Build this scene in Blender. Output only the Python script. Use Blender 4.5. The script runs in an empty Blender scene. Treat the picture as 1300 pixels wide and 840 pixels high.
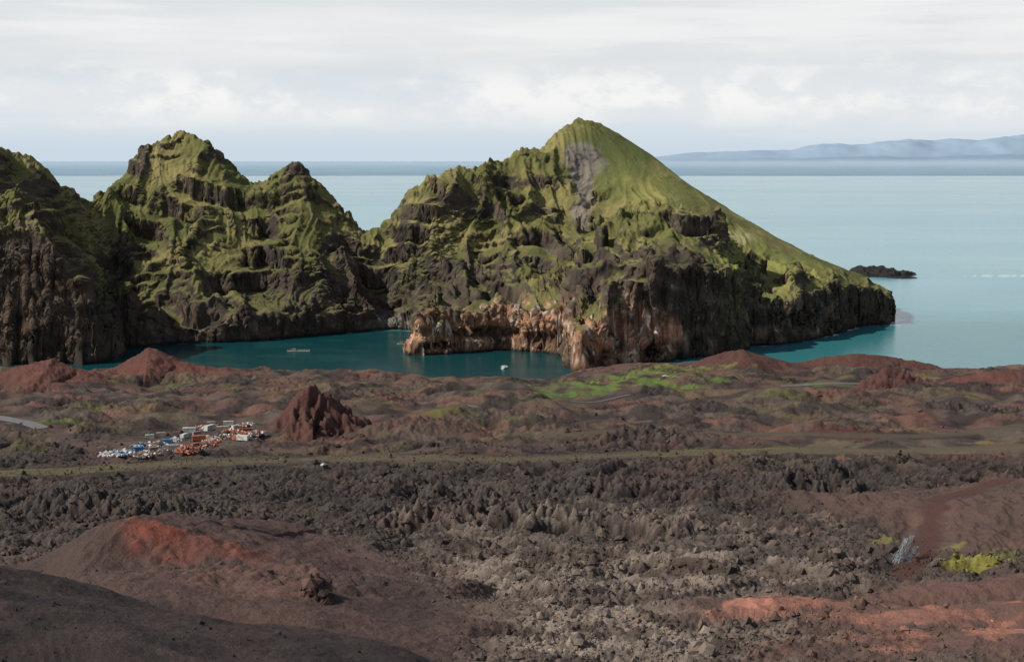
import bpy, math, random
import numpy as np
from mathutils import Vector, Matrix
random.seed(7)
RNG=np.random.RandomState(11)
H=170.0; F=1805.0; PITCH=math.atan(220/1805.0)
cp,sp=math.cos(PITCH),math.sin(PITCH)
def ray(u,v):
    a=(u-650)/F; b=(420-v)/F
    y=cp+b*sp; z=-sp+b*cp
    return a/y, z/y
def P(u,v,D):
    s,m=ray(u,v); return (s*D,D,H+m*D)
def sea_pt(u,v):
    s,m=ray(u,v); D=-H/m; return (s*D,D)
# ---------------------------------------------------------------- noise
PERM=RNG.permutation(256); PERM=np.concatenate([PERM,PERM])
ANG=RNG.rand(256)*2*np.pi; GX=np.cos(ANG); GY=np.sin(ANG)
G3=RNG.randn(256,3); G3/=np.linalg.norm(G3,axis=1)[:,None]
R1=RNG.rand(256); R2=RNG.rand(256); R3=RNG.rand(256)
def n2(x,y,seed=0):
    x=np.asarray(x,float)+seed*31.7; y=np.asarray(y,float)+seed*17.3
    xi=np.floor(x); yi=np.floor(y); xf=x-xi; yf=y-yi
    xi=xi.astype(np.int64)&255; yi=yi.astype(np.int64)&255
    u=xf*xf*xf*(xf*(xf*6-15)+10); v=yf*yf*yf*(yf*(yf*6-15)+10)
    def g(ix,iy,dx,dy):
        h=PERM[PERM[ix&255]+(iy&255)]
        return GX[h]*dx+GY[h]*dy
    a=g(xi,yi,xf,yf); b=g(xi+1,yi,xf-1,yf); c=g(xi,yi+1,xf,yf-1); d=g(xi+1,yi+1,xf-1,yf-1)
    return (a+(b-a)*u+(c-a)*v+(a-b-c+d)*u*v)*1.5
def n3(x,y,z,seed=0):
    x=x+seed*31.7; y=y+seed*17.3; z=z+seed*5.1
    xi=np.floor(x); yi=np.floor(y); zi=np.floor(z); xf=x-xi; yf=y-yi; zf=z-zi
    xi=xi.astype(np.int64)&255; yi=yi.astype(np.int64)&255; zi=zi.astype(np.int64)&255
    f=lambda t:t*t*t*(t*(t*6-15)+10)
    u,v,w=f(xf),f(yf),f(zf)
    def g(i,j,k):
        h=PERM[PERM[PERM[(xi+i)&255]+((yi+j)&255)]+((zi+k)&255)]
        q=G3[h]; return q[...,0]*(xf-i)+q[...,1]*(yf-j)+q[...,2]*(zf-k)
    def L(a,b,t): return a+(b-a)*t
    return 1.5*L(L(L(g(0,0,0),g(1,0,0),u),L(g(0,1,0),g(1,1,0),u),v),L(L(g(0,0,1),g(1,0,1),u),L(g(0,1,1),g(1,1,1),u),v),w)
def cell(x,y,seed=0,sl=.9):
    x=np.asarray(x,float)+seed*13.7; y=np.asarray(y,float)+seed*7.9
    xi=np.floor(x).astype(np.int64); yi=np.floor(y).astype(np.int64)
    best=np.full(x.shape,-9.0)
    for i in(-1,0,1):
        for j in(-1,0,1):
            h=PERM[PERM[(xi+i)&255]+((yi+j)&255)]
            dx=xi+i+R1[h]-x; dy=yi+j+R2[h]-y
            best=np.maximum(best,R3[h]*1.1-sl*np.sqrt(dx*dx+dy*dy)+ .35*(R1[h]-.5)*dx+.35*(R2[h]-.5)*dy)
    return best
def fbm(x,y,o=4,seed=0,gain=.5):
    r=0;a=1;f=1
    for i in range(o):
        r=r+a*n2(x*f,y*f,seed+i*3); a*=gain; f*=2.07
    return r
def ridged(x,y,o=4,seed=0,gain=.5):
    r=0;a=1;f=1
    for i in range(o):
        r=r+a*(1-2.2*np.abs(n2(x*f,y*f,seed+i*3))); a*=gain; f*=2.07
    return r
def rmf(x,y,o=5,seed=0):
    r=0;a=.6;f=1;w=1
    for i in range(o):
        s=np.clip(1-1.9*np.abs(n2(x*f,y*f,seed+i*3)),0,1)**2*w
        r=r+a*s; w=np.clip(s*1.9,0,1)*.75+.25; a*=.56; f*=2.13
    return r
def ss(a,b,x):
    t=np.clip((x-a)/(b-a),0,1); return t*t*(3-2*t)
def smin(a,b,k):
    h=np.clip(.5+.5*(b-a)/k,0,1); return b+(a-b)*h-k*h*(1-h)
def smax(a,b,k): return -smin(-a,-b,k)
def mix(a,b,t):
    return a*(1-t[...,None])+np.asarray(b)*t[...,None]
def blur(A,n):
    for _ in range(n):
        A=A.copy(); A[1:-1]=(A[:-2]+2*A[1:-1]+A[2:])/4; A[:,1:-1]=(A[:,:-2]+2*A[:,1:-1]+A[:,2:])/4
    return A
def seg_dist(x,y,poly):
    best=np.full(x.shape,1e9); zc=np.zeros(x.shape)
    for (x1,y1,z1),(x2,y2,z2) in zip(poly[:-1],poly[1:]):
        dx,dy=x2-x1,y2-y1
        t=np.clip(((x-x1)*dx+(y-y1)*dy)/(dx*dx+dy*dy+1e-9),0,1)
        dd=np.hypot(x-x1-t*dx,y-y1-t*dy); m=dd<best
        best=np.where(m,dd,best); zc=np.where(m,z1+t*(z2-z1),zc)
    return best,zc
# ---------------------------------------------------------------- mesh helpers
def grid_mesh(name,X,Y,Z,col=None,smooth=True):
    R,C=X.shape; n=R*C
    co=np.empty((n,3),np.float32); co[:,0]=X.ravel(); co[:,1]=Y.ravel(); co[:,2]=Z.ravel()
    idx=np.arange(n).reshape(R,C)
    q=np.stack([idx[:-1,:-1],idx[:-1,1:],idx[1:,1:],idx[1:,:-1]],-1).reshape(-1,4)
    me=bpy.data.meshes.new(name)
    me.vertices.add(n); me.vertices.foreach_set('co',co.ravel())
    me.loops.add(q.size); me.loops.foreach_set('vertex_index',q.ravel().astype(np.int32))
    me.polygons.add(len(q)); me.polygons.foreach_set('loop_start',np.arange(0,q.size,4,dtype=np.int32))
    me.polygons.foreach_set('use_smooth',np.full(len(q),smooth))
    me.update(calc_edges=True)
    if col is not None:
        ca=me.color_attributes.new('Col','FLOAT_COLOR','POINT')
        c4=np.ones((n,4),np.float32); c4[:,:col.shape[-1]]=col.reshape(n,-1)
        ca.data.foreach_set('color',c4.ravel())
    ob=bpy.data.objects.new(name,me); bpy.context.scene.collection.objects.link(ob)
    return ob
def normals(X,Y,Z):
    def d(A,ax): return np.gradient(A,axis=ax)
    a=np.stack([d(X,1),d(Y,1),d(Z,1)],-1); b=np.stack([d(X,0),d(Y,0),d(Z,0)],-1)
    n=np.cross(a,b); n/=np.linalg.norm(n,axis=-1)[...,None]+1e-9
    return n*np.sign(n[...,2:3]+1e-9)
# ---------------------------------------------------------------- materials
def new_mat(name):
    m=bpy.data.materials.new(name); m.use_nodes=True
    nt=m.node_tree; b=nt.nodes['Principled BSDF']; return m,nt,b
def terrain_mat(name,scales,strength=.6,dist=1.0,var=.35,rough=.95):
    m,nt,b=new_mat(name); N=nt.nodes; L=nt.links
    at=N.new('ShaderNodeVertexColor'); at.layer_name='Col'
    tc=N.new('ShaderNodeTexCoord')
    hsum=None
    for sc,w in scales:
        no=N.new('ShaderNodeTexNoise'); no.inputs['Scale'].default_value=sc; no.inputs['Detail'].default_value=8; no.inputs['Roughness'].default_value=.65
        L.new(tc.outputs['Object'],no.inputs['Vector'])
        mu=N.new('ShaderNodeMath'); mu.operation='MULTIPLY'; mu.inputs[1].default_value=w
        L.new(no.outputs['Fac'],mu.inputs[0])
        if hsum is None: hsum=mu
        else:
            ad=N.new('ShaderNodeMath'); ad.operation='ADD'; L.new(hsum.outputs[0],ad.inputs[0]); L.new(mu.outputs[0],ad.inputs[1]); hsum=ad
        last=no
    mr=N.new('ShaderNodeMapRange'); mr.inputs['From Min'].default_value=.3; mr.inputs['From Max'].default_value=.7
    mr.inputs['To Min'].default_value=1-var; mr.inputs['To Max'].default_value=1+var
    L.new(last.outputs['Fac'],mr.inputs['Value'])
    vm=N.new('ShaderNodeVectorMath'); vm.operation='SCALE'
    L.new(at.outputs['Color'],vm.inputs[0]); L.new(mr.outputs[0],vm.inputs['Scale'])
    L.new(vm.outputs[0],b.inputs['Base Color'])
    if strength>0:
        bu=N.new('ShaderNodeBump'); bu.inputs['Strength'].default_value=strength; bu.inputs['Distance'].default_value=dist
        L.new(hsum.outputs[0],bu.inputs['Height']); L.new(bu.outputs[0],b.inputs['Normal'])
    b.inputs['Roughness'].default_value=rough; b.inputs['Specular IOR Level'].default_value=.15
    return m
_pm={}
def paint(name,col,rough=.6,metal=0,var=.25,scale=1.5):
    if name in _pm: return _pm[name]
    m,nt,b=new_mat(name); N=nt.nodes; L=nt.links
    tc=N.new('ShaderNodeTexCoord'); no=N.new('ShaderNodeTexNoise'); no.inputs['Scale'].default_value=scale; no.inputs['Detail'].default_value=6
    L.new(tc.outputs['Object'],no.inputs['Vector'])
    r=N.new('ShaderNodeValToRGB'); r.color_ramp.elements[0].position=.35; r.color_ramp.elements[1].position=.6
    r.color_ramp.elements[0].color=[c*(1-var) for c in col]+[1]; r.color_ramp.elements[1].color=list(col)+[1]
    L.new(no.outputs['Fac'],r.inputs[0]); L.new(r.outputs[0],b.inputs['Base Color'])
    b.inputs['Roughness'].default_value=rough; b.inputs['Metallic'].default_value=metal
    _pm[name]=m; return m
# ---------------------------------------------------------------- HEADLAND
SIL=[(-60,165,1400),(0,180,1400),(30,193,1410),(60,215,1425),(90,240,1440),(112,258,1455),
(124,250,1500),(150,220,1540),(166,211,1550),(176,190,1556),(188,186,1562),(208,180,1570),(228,175,1576),(240,170,1580),(250,174,1580),(264,186,1580),(276,188,1578),(300,207,1570),(315,226,1560),(338,230,1550),(352,214,1545),(366,208,1542),(381,199,1540),(390,212,1540),(410,243,1530),(440,274,1520),(462,300,1500),(488,300,1500),
(500,275,1500),(515,250,1510),(535,228,1530),(562,212,1550),(600,212,1590),(625,206,1610),(655,193,1650),(690,180,1680),(712,164,1700),(735,155,1720),(762,158,1720),(790,172,1710),(830,200,1700),(870,234,1690),(930,270,1660),(1000,310,1620),(1050,334,1580),(1090,350,1540)]
CP=[(-260,150,1380),(-150,155,1380),
(-200,250,1240),(-60,250,1225),(0,255,1225),(50,262,1232),(80,295,1240),(110,340,1240),(128,395,1215),
(250,250,1480),(258,330,1400),(265,375,1345),(150,310,1450),(180,350,1390),(205,385,1340),(318,300,1475),(385,270,1465),(400,340,1410),(420,385,1395),(450,350,1440),(470,385,1430),(320,365,1385),(135,350,1420),(150,400,1350),(200,270,1490),(230,290,1440),(345,330,1420),
(485,355,1460),(490,400,1425),
(740,230,1620),(740,285,1530),(680,240,1580),(620,260,1520),(560,262,1490),(540,300,1470),(560,350,1435),(600,300,1470),(600,345,1420),(650,300,1460),(660,345,1400),(700,330,1410),
(600,388,1290),(700,372,1270),(640,385,1285),(545,400,1262),(530,408,1255),(570,395,1275),(580,384,1325),(640,374,1340),(700,362,1330),
(745,300,1440),(780,275,1420),(810,268,1400),(850,270,1370),(880,261,1345),(903,272,1335),(914,296,1345),(890,284,1425),(925,310,1400),(800,312,1290),(790,342,1235),(830,312,1265),(750,375,1195),(768,382,1172),(738,394,1158),(850,320,1240),(900,318,1290),(932,355,1310),(885,282,1315),(862,284,1310),(845,280,1315),
(720,330,1330),(700,345,1375),
(820,235,1600),(880,268,1530),(940,290,1520),(935,328,1440),(960,340,1420),(1000,343,1430),(950,350,1352),(1000,346,1380),(1050,347,1445),(1085,350,1462),(1105,355,1472),(1122,372,1475)]
RAW=[(-900,1900,5),(-700,1800,20),(-500,1760,10),(-300,1800,5),(-100,1820,5),(50,1930,5),(200,1930,5),(330,1850,5),(420,1720,3),(460,1600,3),(-420,1800,20),(-900,1180,120),(-900,1400,190)]
pts=[P(*c) for c in CP+SIL]
for c in SIL[:-2]:
    for dd_,fz in ((60,.72),(140,.35)):
        x,y,z=P(*c); D=y+dd_; pts.append((x*D/y,D,z*fz))
pts=np.array(pts+RAW,float)
def solve_rbf(p,c=8.0):
    d=np.sqrt(((p[:,None,:2]-p[None,:,:2])**2).sum(-1)+c*c)
    n=len(p); A=np.zeros((n+1,n+1)); A[:n,:n]=d-np.eye(n)*1.0; A[:n,n]=1; A[n,:n]=1
    return np.linalg.solve(A,np.append(p[:,2],0))
W=solve_rbf(pts)
gx=np.arange(-960,620,4.0); gy=np.arange(1040,2060,4.0)
GXX,GYY=np.meshgrid(gx,gy)
T=np.full(GXX.shape,W[-1])
for (px,py,_),w in zip(pts,W[:-1]): T+=w*np.sqrt((GXX-px)**2+(GYY-py)**2+64.0)
CR,_=seg_dist(GXX,GYY,[P(*c) for c in SIL])
coast_px=[(-220,462),(-100,462),(0,463),(60,462),(125,461),(146,455),(150,442),(200,438),(260,435),(330,432),(400,426),(440,423),(475,419),(505,418),(528,421)]
coast=[sea_pt(*c) for c in coast_px]
coast+=[P(540,400,1330)[:2],P(528,400,1285)[:2]]
coast+=[sea_pt(*c) for c in [(522,445),(527,451),(560,450),(600,447),(640,445),(680,447),(716,449),(727,468),(733,473),(770,467),(850,458),(900,452),(940,446),(950,440),(980,437),(1010,434),(1040,429),(1072,421),(1080,415),(1110,413),(1132,412),(1136,408)]]
coast+=[(420,1560),(418,1680),(340,1830),(200,1920),(0,1920),(-100,1840),(-300,1800),(-500,1770),(-950,1850),(-950,1200)]
coast=np.array(coast)
SD=np.full(GXX.shape,1e9); inside=np.zeros(GXX.shape,bool)
for i in range(len(coast)):
    x1,y1=coast[i]; x2,y2=coast[(i+1)%len(coast)]
    dx,dy=x2-x1,y2-y1
    t=np.clip(((GXX-x1)*dx+(GYY-y1)*dy)/(dx*dx+dy*dy+1e-9),0,1)
    SD=np.minimum(SD,np.hypot(GXX-x1-t*dx,GYY-y1-t*dy))
    c=((y1>GYY)!=(y2>GYY))&(GXX<(x2-x1)*(GYY-y1)/(y2-y1+1e-12)+x1)
    inside^=c
SD=np.where(inside,SD,-SD)
def lut(A,x,y):
    fx=np.clip((x-gx[0])/4,0,len(gx)-1.001); fy=np.clip((y-gy[0])/4,0,len(gy)-1.001)
    i=fx.astype(int); j=fy.astype(int); a=fx-i; b=fy-j
    return A[j,i]*(1-a)*(1-b)+A[j,i+1]*a*(1-b)+A[j+1,i]*(1-a)*b+A[j+1,i+1]*a*b
def gauss(x,y,cx,cy,rx,ry): return np.exp(-((x-cx)/rx)**2-((y-cy)/ry)**2)
def smooth_zone(x,y): return np.clip(1.15*gauss(x,y,330,1555,160,160)+1.1*gauss(x,y,160,1660,100,95),0,1)
def terrace(t,st,lo,hi):
    fr=t/st-np.floor(t/st); return (np.floor(t/st)+ss(lo,hi,fr))*st-t
def head_h(x,y,detail=True):
    w1=n2(x/60,y/60,1); w2=n2(x/60,y/60,2)
    smooth=smooth_zone(x,y)
    t=lut(T,x+5*w1*(1-.7*smooth),y+5*w2*(1-.7*smooth))
    s=lut(SD,x+6*w1,y+6*w2)
    s=s+2.5*n2(x/24,y/24,5)
    if detail: s=s+2.6*(ridged(x/19,y/40,4,7,.6)-.55)+3.0*(cell((x+.5*y)/14,(y-.5*x)/14,8,.7)-.3)
    k=5.4+1.3*n2(x/90,y/90,9)
    hc=s*k
    if detail:
        cr=lut(CR,x,y)
        amp=(1-.90*smooth)*(1-.5*ss(45,5,cr))
        r=rmf(x/100+.3*w1,y/150+.3*w2,5,13)
        g=rmf(x/38+.3*w1,y/170+.2*w2,4,17)
        t=t+amp*(19*(r-.42)+12*(g-.42))+(.35+.35*amp)*fbm(x/9,y/9,4,3,.6)
        tl=t+9*n2(x/45,y/45,21)+x*.22; br=ss(.08,.36,n2(x/55,y/80,23))
        t=t+terrace(tl,26.0,.68,.92)*.75*amp*br
        t2=t+6*n2(x/22,y/22,24)-x*.15
        t=t+terrace(t2,11.0,.66,.9)*.55*amp*ss(.12,.4,n2(x/35,y/45,26))
        # a steep lower wall: slopes below the cliff edge height are pulled in towards the sea wall
        e=62+26*n2(x/120,y/120,27)+10*n2(x/30,y/30,28)
        low=ss(e,e-26,t)*ss(70,25,s)
        t=t+(1-smooth)*14*(1-low)*ss(90,40,s)*ss(e-30,e,t)*.6
        cn_=ss(28,4,cr)*(1-smooth)
        t=t+cn_*(2.6*(ridged(x/10,y/60,3,25)-.75)+2.0*(cell(x/6,y/25,4)-.3))
    h=smin(t,hc,4)
    return np.maximum(h,-8)
nC=1240
scol=np.linspace(-.50,.30,nC)
Df=np.linspace(1105,1960,950)
sc=scol[::8]
Xb,Yb=sc[None,:]*Df[:,None],np.repeat(Df[:,None],len(sc),1)
hb=head_h(Xb,Yb,False)
vb=(H-hb)/Yb*F
dv=-np.diff(vb,axis=0); dl=np.where(dv>0,dv,-dv*.10)+.11
dl[hb[1:]<-6]=.02
for _ in range(6):
    dl=(np.roll(dl,1,1)+dl*2+np.roll(dl,-1,1))/4
cum=np.vstack([np.zeros((1,len(sc))),np.cumsum(dl,0)]); cum/=cum[-1]
NR=920
tt=np.linspace(0,1,NR)
Dr=np.stack([np.interp(tt,cum[:,i],Df) for i in range(len(sc))],1)
xi=np.clip((scol-sc[0])/(sc[1]-sc[0]),0,len(sc)-1.001); ii=xi.astype(int); ff=xi-ii
Dg=Dr[:,ii]*(1-ff)+Dr[:,ii+1]*ff
X=scol[None,:]*Dg; Y=Dg.copy(); Z=head_h(X,Y)
def hit_grid(u,v,svec,Dm,Zm):
    s,m=ray(u,v); c=int(np.clip(np.searchsorted(svec,s),0,len(svec)-1))
    Dc=Dm[:,c]; zc=Zm[:,c]; k=np.where(zc>H+m*Dc)[0]
    if len(k)==0: return None
    k=k[0]; return s*Dc[k],Dc[k],zc[k]
HX,HY,HZ=X,Y,Z
jitter=n2(HX/25,HZ/25,31)*.4+n2(HX/9,HZ/9,33)*.25
def blob3(u,v,ru,rv,ry=70):
    h=hit_grid(u,v,scol,Dg,Z)
    if h is None: h=P(u,v,1400)
    sc_=h[1]/F
    e=((HX-h[0])/(ru*sc_))**2+((HZ-h[2])/(rv*sc_))**2+((HY-h[1])/ry)**2
    return ss(1.3,.55,np.sqrt(e)+jitter)
Nn=normals(X,Y,Z)
steep=ss(.72,.40,blur(Nn[...,2],4))
r3=lambda a,b,c,s_:1-2.2*np.abs(n3(X/a,Y/b,Z/c,s_))
slant=Z+.35*X+5*n3(X/40,Y/40,Z/40,6)
d=((r3(34,34,90,1)-.4)*3.6+(r3(13,13,40,2)-.4)*2.6+(r3(6,6,9,3)-.4)*1.5+(r3(2.8,2.8,3.2,5)-.4)*1.0)*steep
d+=(cell((X+.4*Y)/11,slant/8,9,.8)-.3)*3.2*steep+(cell((X+.4*Y)/4.5,slant/3.2,10,.8)-.3)*1.6*steep
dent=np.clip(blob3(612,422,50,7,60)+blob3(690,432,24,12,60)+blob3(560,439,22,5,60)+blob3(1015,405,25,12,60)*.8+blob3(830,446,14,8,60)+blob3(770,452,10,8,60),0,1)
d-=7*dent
d*=ss(-4,6,Z)
HX,HY,HZ=X+Nn[...,0]*d,Y+Nn[...,1]*d,Z+Nn[...,2]*d*.4
Nn=normals(HX,HY,HZ); nz=Nn[...,2]; nzs=blur(nz,6)
smz=smooth_zone(HX,HY)
nA=fbm(HX/70,HY/70,4,41); nB=fbm(HX/18,HZ/18+HY/30,4,43); nCc=n3(HX/6,HY/6,HZ/6,9); nV=n3(HX/8,HY/8,HZ/50,10)
slv=n3(HX/40,HY/40,(HZ+.35*HX)/5,14)
rock=np.stack([.062+0*nz,.048+0*nz,.039+0*nz],-1)
rock=mix(rock,[.14,.108,.080],ss(-.1,.8,nB)*.7)
rock=mix(rock,[.026,.022,.021],ss(.0,.55,n3(HX/30,HY/30,HZ/14,12)+.4*nV)*.85)
rock=mix(rock,[.10,.077,.058],ss(.1,.4,slv)*.5)
rock=mix(rock,[.070,.072,.032],ss(.0,.5,nCc+nA*.4)*ss(.15,.45,nz)*.7)
pink=np.clip(blob3(640,415,130,45)+blob3(790,430,80,45)+blob3(590,440,80,25)+blob3(745,430,30,45)+blob3(835,430,30,30),0,1)
strk=ss(.0,.5,n3(HX/5,HY/5,HZ/30,15))
rock=mix(rock,[.54,.29,.17],pink*(.45+.3*strk+.3*ss(0,.4,slv))*ss(-.9,-.0,nB))
rock=mix(rock,[.14,.085,.06],pink*ss(.05,.4,-slv+.4*nCc)*.6)
rock=mix(rock,[.70,.60,.50],pink*ss(.2,.48,n3(HX/4,HY/4,HZ/14,16))*.75)
rock=mix(rock,[.03,.023,.02],dent*.65)  # shade inside the dented hollows painted onto the rock
rc=np.clip(blob3(1020,400,110,40)+blob3(230,420,120,30)*.5+blob3(900,400,40,40)*.5,0,1)
rock=mix(rock,[.26,.165,.11],rc*ss(.0,.6,nB)*.6)
rock=mix(rock,[.48,.43,.38],rc*ss(.40,.6,n3(HX/5,HY/5,HZ/7,18))*.5)
rl=np.clip(blob3(60,370,100,100),0,1)
rock=mix(rock,[.13,.08,.05],rl*ss(-.1,.6,n3(HX/7,HY/7,HZ/50,19))*.65)
grass=np.stack([.118+0*nz,.118+0*nz,.040+0*nz],-1)
grass=mix(grass,[.24,.204,.082],ss(-.35,.5,nA+.3*nCc)*.85)
grass=mix(grass,[.076,.082,.030],ss(.0,.6,fbm(HX/30,HY/30,3,47)+.3*nCc)*.65*(1-.6*smz))
grass=mix(grass,[.070,.076,.030],ss(80,40,HZ)*(1-smz)*.5)
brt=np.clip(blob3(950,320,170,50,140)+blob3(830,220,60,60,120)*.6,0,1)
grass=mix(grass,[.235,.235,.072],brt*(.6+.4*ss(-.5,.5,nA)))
grass=mix(grass,[.14,.152,.048],smz*ss(.0,.4,fbm(HX/25,HY/60,4,49))*.5)
grass=mix(grass,[.08,.10,.033],blob3(780,190,60,35,100)*.6)
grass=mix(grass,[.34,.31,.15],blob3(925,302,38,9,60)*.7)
RB=[(60,370,115,95),(300,400,200,30),(178,205,24,22),(374,216,22,14),(440,320,24,34),(560,258,42,16),(660,232,38,9),(520,290,26,34),(600,350,90,32),(860,360,90,85),(885,290,38,40),(1040,388,110,26),(280,200,20,8),(700,315,55,20),(770,330,36,16),(745,200,24,12),(30,240,30,14),(610,270,34,8),(690,270,26,7),(150,350,40,55),(345,300,12,34),(740,350,50,22),(480,360,30,40)]
rb=np.zeros(nz.shape)
for q in RB: rb=np.maximum(rb,blob3(*q))
rb=np.maximum(rb,ss(70,34,HZ+28*nA)*.95*(1-.3*smz))
th=.32+.44*rb-.13*smz
gm=ss(th,th+.10,.5*nz+.5*nzs+.07*nB+.07*nCc)
gm*=ss(6,20,HZ+8*nA)
gm*=1-.9*np.clip(blob3(640,428,125,32)+blob3(800,435,65,38)+blob3(870,330,60,40)*.5,0,1)
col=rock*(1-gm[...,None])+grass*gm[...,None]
scr=np.clip(blob3(742,205,26,20,60)+blob3(738,235,17,28,60)+blob3(739,268,13,24,60),0,1)
col=mix(col,[.22,.19,.17],scr*(.6+.3*ss(-.3,.4,nCc)))
col=mix(col,[.05,.045,.042],blob3(745,200,26,10,60)*ss(-.1,.3,nCc)*.8)
col=mix(col,[.18,.16,.13],blob3(500,412,40,10))
col=mix(col,[.02,.018,.017],ss(3.5,1.2,HZ))
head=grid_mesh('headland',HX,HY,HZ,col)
head.data.materials.append(terrain_mat('grassy_cliff_rock',[(.12,.4),(.4,.6),(1.6,.35)],.9,1.5,.38))
head['kind']='structure'; head['label']='green grassy sea cliffs with dark rock faces'; head['category']='hills'
# ---------------------------------------------------------------- NEAR GROUND
prof=np.array([(20,160),(60,135),(90,120),(150,104),(200,89),(250,76),(310,66),(400,55),(500,46.5),(587,40),(700,33),(800,28),(900,21),(1000,13.5),(1060,5),(1090,0),(1130,-5),(1300,-15)],float)
shp=np.array([(-200,1135),(0,1125),(330,1122),(450,1112),(540,1088),(640,1074),(700,1074),(740,1125),(800,1165),(900,1175),(960,1165),(1100,1135),(1200,1135),(1300,1135),(1500,1120)],float)
shs=(shp[:,0]-650)/F
def base_h(x,y):
    s=x/y; dc=np.interp(s,shs,shp[:,1])+6*n2(x/40,y/40,51)
    yy=y*(1+(1090/dc-1)*ss(600,1050,y))
    return np.interp(yy,prof[:,0],prof[:,1])
fl=[P(u,v,200) for u,v in((-400,640),(-200,668),(0,700),(100,720),(200,745),(320,772),(430,798),(500,822),(560,852),(640,920),(760,1010),(900,1100))]
fx_=np.array([p[0] for p in fl]); fz_=np.array([p[2] for p in fl])
def flank(x,y):
    zc=np.interp(x+3*n2(x/20,y/20,60),fx_,fz_)+.8*n2(x/25,y/40,59)
    t=y-200-6*n2(x/30,0*y,58)
    a=-.235*t; b=-.45*t
    return zc+smin(a,b,10)
RID=[
 ([(20,716,345),(90,680,345),(130,660,345),(165,650,344),(195,657,342),(230,672,340),(300,696,335),(400,736,320),(470,774,305),(540,812,290)],.30,5,.08,'cone'),
 ([(60,760,270),(160,742,275),(260,758,270),(360,785,262),(450,818,252),(520,850,245)],.25,7,.05,'cone'),
 ([(700,900,275),(830,812,300),(890,772,312),(955,752,320),(1020,752,324),(1090,760,325),(1150,744,335),(1230,732,340),(1320,724,340),(1500,712,340)],.42,4,.05,'mound'),
 ([(1020,810,290),(1100,776,300),(1180,768,302),(1240,776,302),(1320,760,305),(1500,750,305)],.38,5,.03,'mound'),
 ([(780,960,235),(900,868,252),(1000,826,262),(1080,832,262),(1180,812,268),(1320,800,268),(1500,790,265)],.36,5,.03,'mound'),
 ([(1080,722,390),(1180,730,390),(1320,640,430),(1500,610,430)],.18,6,.12,'red2'),
 ([(1200,665,450),(1260,645,460),(1340,625,460)],.2,5,.2,'red2'),
 ([(100,484,990),(150,462,1003),(188,442,1010),(205,446,1010),(228,458,1010),(262,464,1005),(335,474,990)],.30,4,.35,'red'),
 ([(-120,462,940),(-20,476,940),(30,464,940),(66,457,940),(100,472,940),(140,492,925)],.30,4,.35,'red'),
 ([(300,562,698),(330,553,703),(352,538,707),(370,518,711),(384,503,711),(394,493,712),(402,500,712),(412,500,713),(424,514,711),(444,526,710),(462,542,706),(492,554,702)],.50,1.2,1.0,'dred'),
 ([(320,568,680),(375,550,688),(430,546,685),(480,558,680)],.35,2,1.0,'dred'),
 ([(250,530,800),(300,514,810),(350,512,820)],.3,2,.5,'dred'),
 ([(866,462,1060),(905,450,1050),(945,443,1045),(985,456,1050)],.35,3,.2,'dred'),
 ([(1000,462,1050),(1040,453,1050),(1090,448,1045),(1140,453,1045),(1180,460,1035),(1215,474,1020)],.35,3,.2,'dred'),
 ([(1180,488,930),(1215,476,930),(1260,471,930),(1320,468,930),(1450,465,930)],.35,3,.2,'red'),
 ([(1085,488,900),(1105,478,900),(1120,472,900),(1150,480,900),(1190,497,895)],.5,1.5,.8,'dred'),
 ([(330,474,1060),(400,467,1065),(450,472,1060),(490,482,1040)],.3,3,.3,'red2'),
 ([(485,522,830),(505,509,830),(525,507,830),(545,520,830)],.6,1.2,1.1,'brn'),
 ([(440,487,980),(490,478,990),(540,490,980)],.3,3,.6,'brn'),
 ([(820,509,900),(880,494,905),(960,490,905),(1030,502,900)],.22,4,.2,'red'),
 ([(560,500,950),(620,489,960),(690,500,950)],.3,4,.6,'red2'),
 ([(590,527,800),(640,511,805),(690,525,800)],.35,2,.9,'brn'),
 ([(740,532,790),(820,514,800),(900,520,795),(1010,534,780)],.3,2,.8,'brn'),
 ([(960,503,860),(1040,496,865),(1100,507,850)],.35,2,.9,'brn'),
 ([(1130,520,780),(1200,508,790),(1300,515,780)],.3,2,.9,'brn'),
 ([(450,548,700),(520,533,710),(600,545,700)],.25,3,.6,'red2'),
 ([(700,565,660),(800,548,670),(900,560,660)],.22,3,.8,'brn'),
 ([(1000,555,680),(1060,540,690),(1130,552,680)],.3,3,.8,'dred'),
 ([(130,520,850),(180,510,850),(240,520,850)],.3,3,.4,'red2'),
 ([(0,508,860),(60,497,870),(120,507,860)],.3,3,.3,'red'),
 ([(60,562,720),(140,548,730),(190,545,730)],.15,4,.3,'red2'),
 ([(980,606,530),(1040,586,540),(1080,606,530),(1110,650,490)],.45,2,.9,'lava'),
 ([(380,626,520),(520,612,530),(640,618,520),(760,612,525),(900,618,520)],.3,2,1.0,'lava'),
 ([(500,660,450),(620,640,460),(720,655,450),(860,660,440)],.3,2,1.0,'lava'),
 ([(0,645,470),(80,628,480),(160,636,470),(260,645,460)],.3,2,.9,'lava'),
 ([(380,776,290),(390,754,291),(398,740,292),(406,748,291),(418,764,290),(434,786,289)],1.2,.5,1.0,'crag'),
 ([(416,800,284),(440,786,285),(484,808,283)],1.0,.5,.9,'crag'),
 ([(356,766,300),(371,754,300),(388,768,300)],1.1,.5,.9,'crag'),
]
KEYS=('dark','cone','mound','red','red2','dred','brn','lava','crag')
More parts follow.
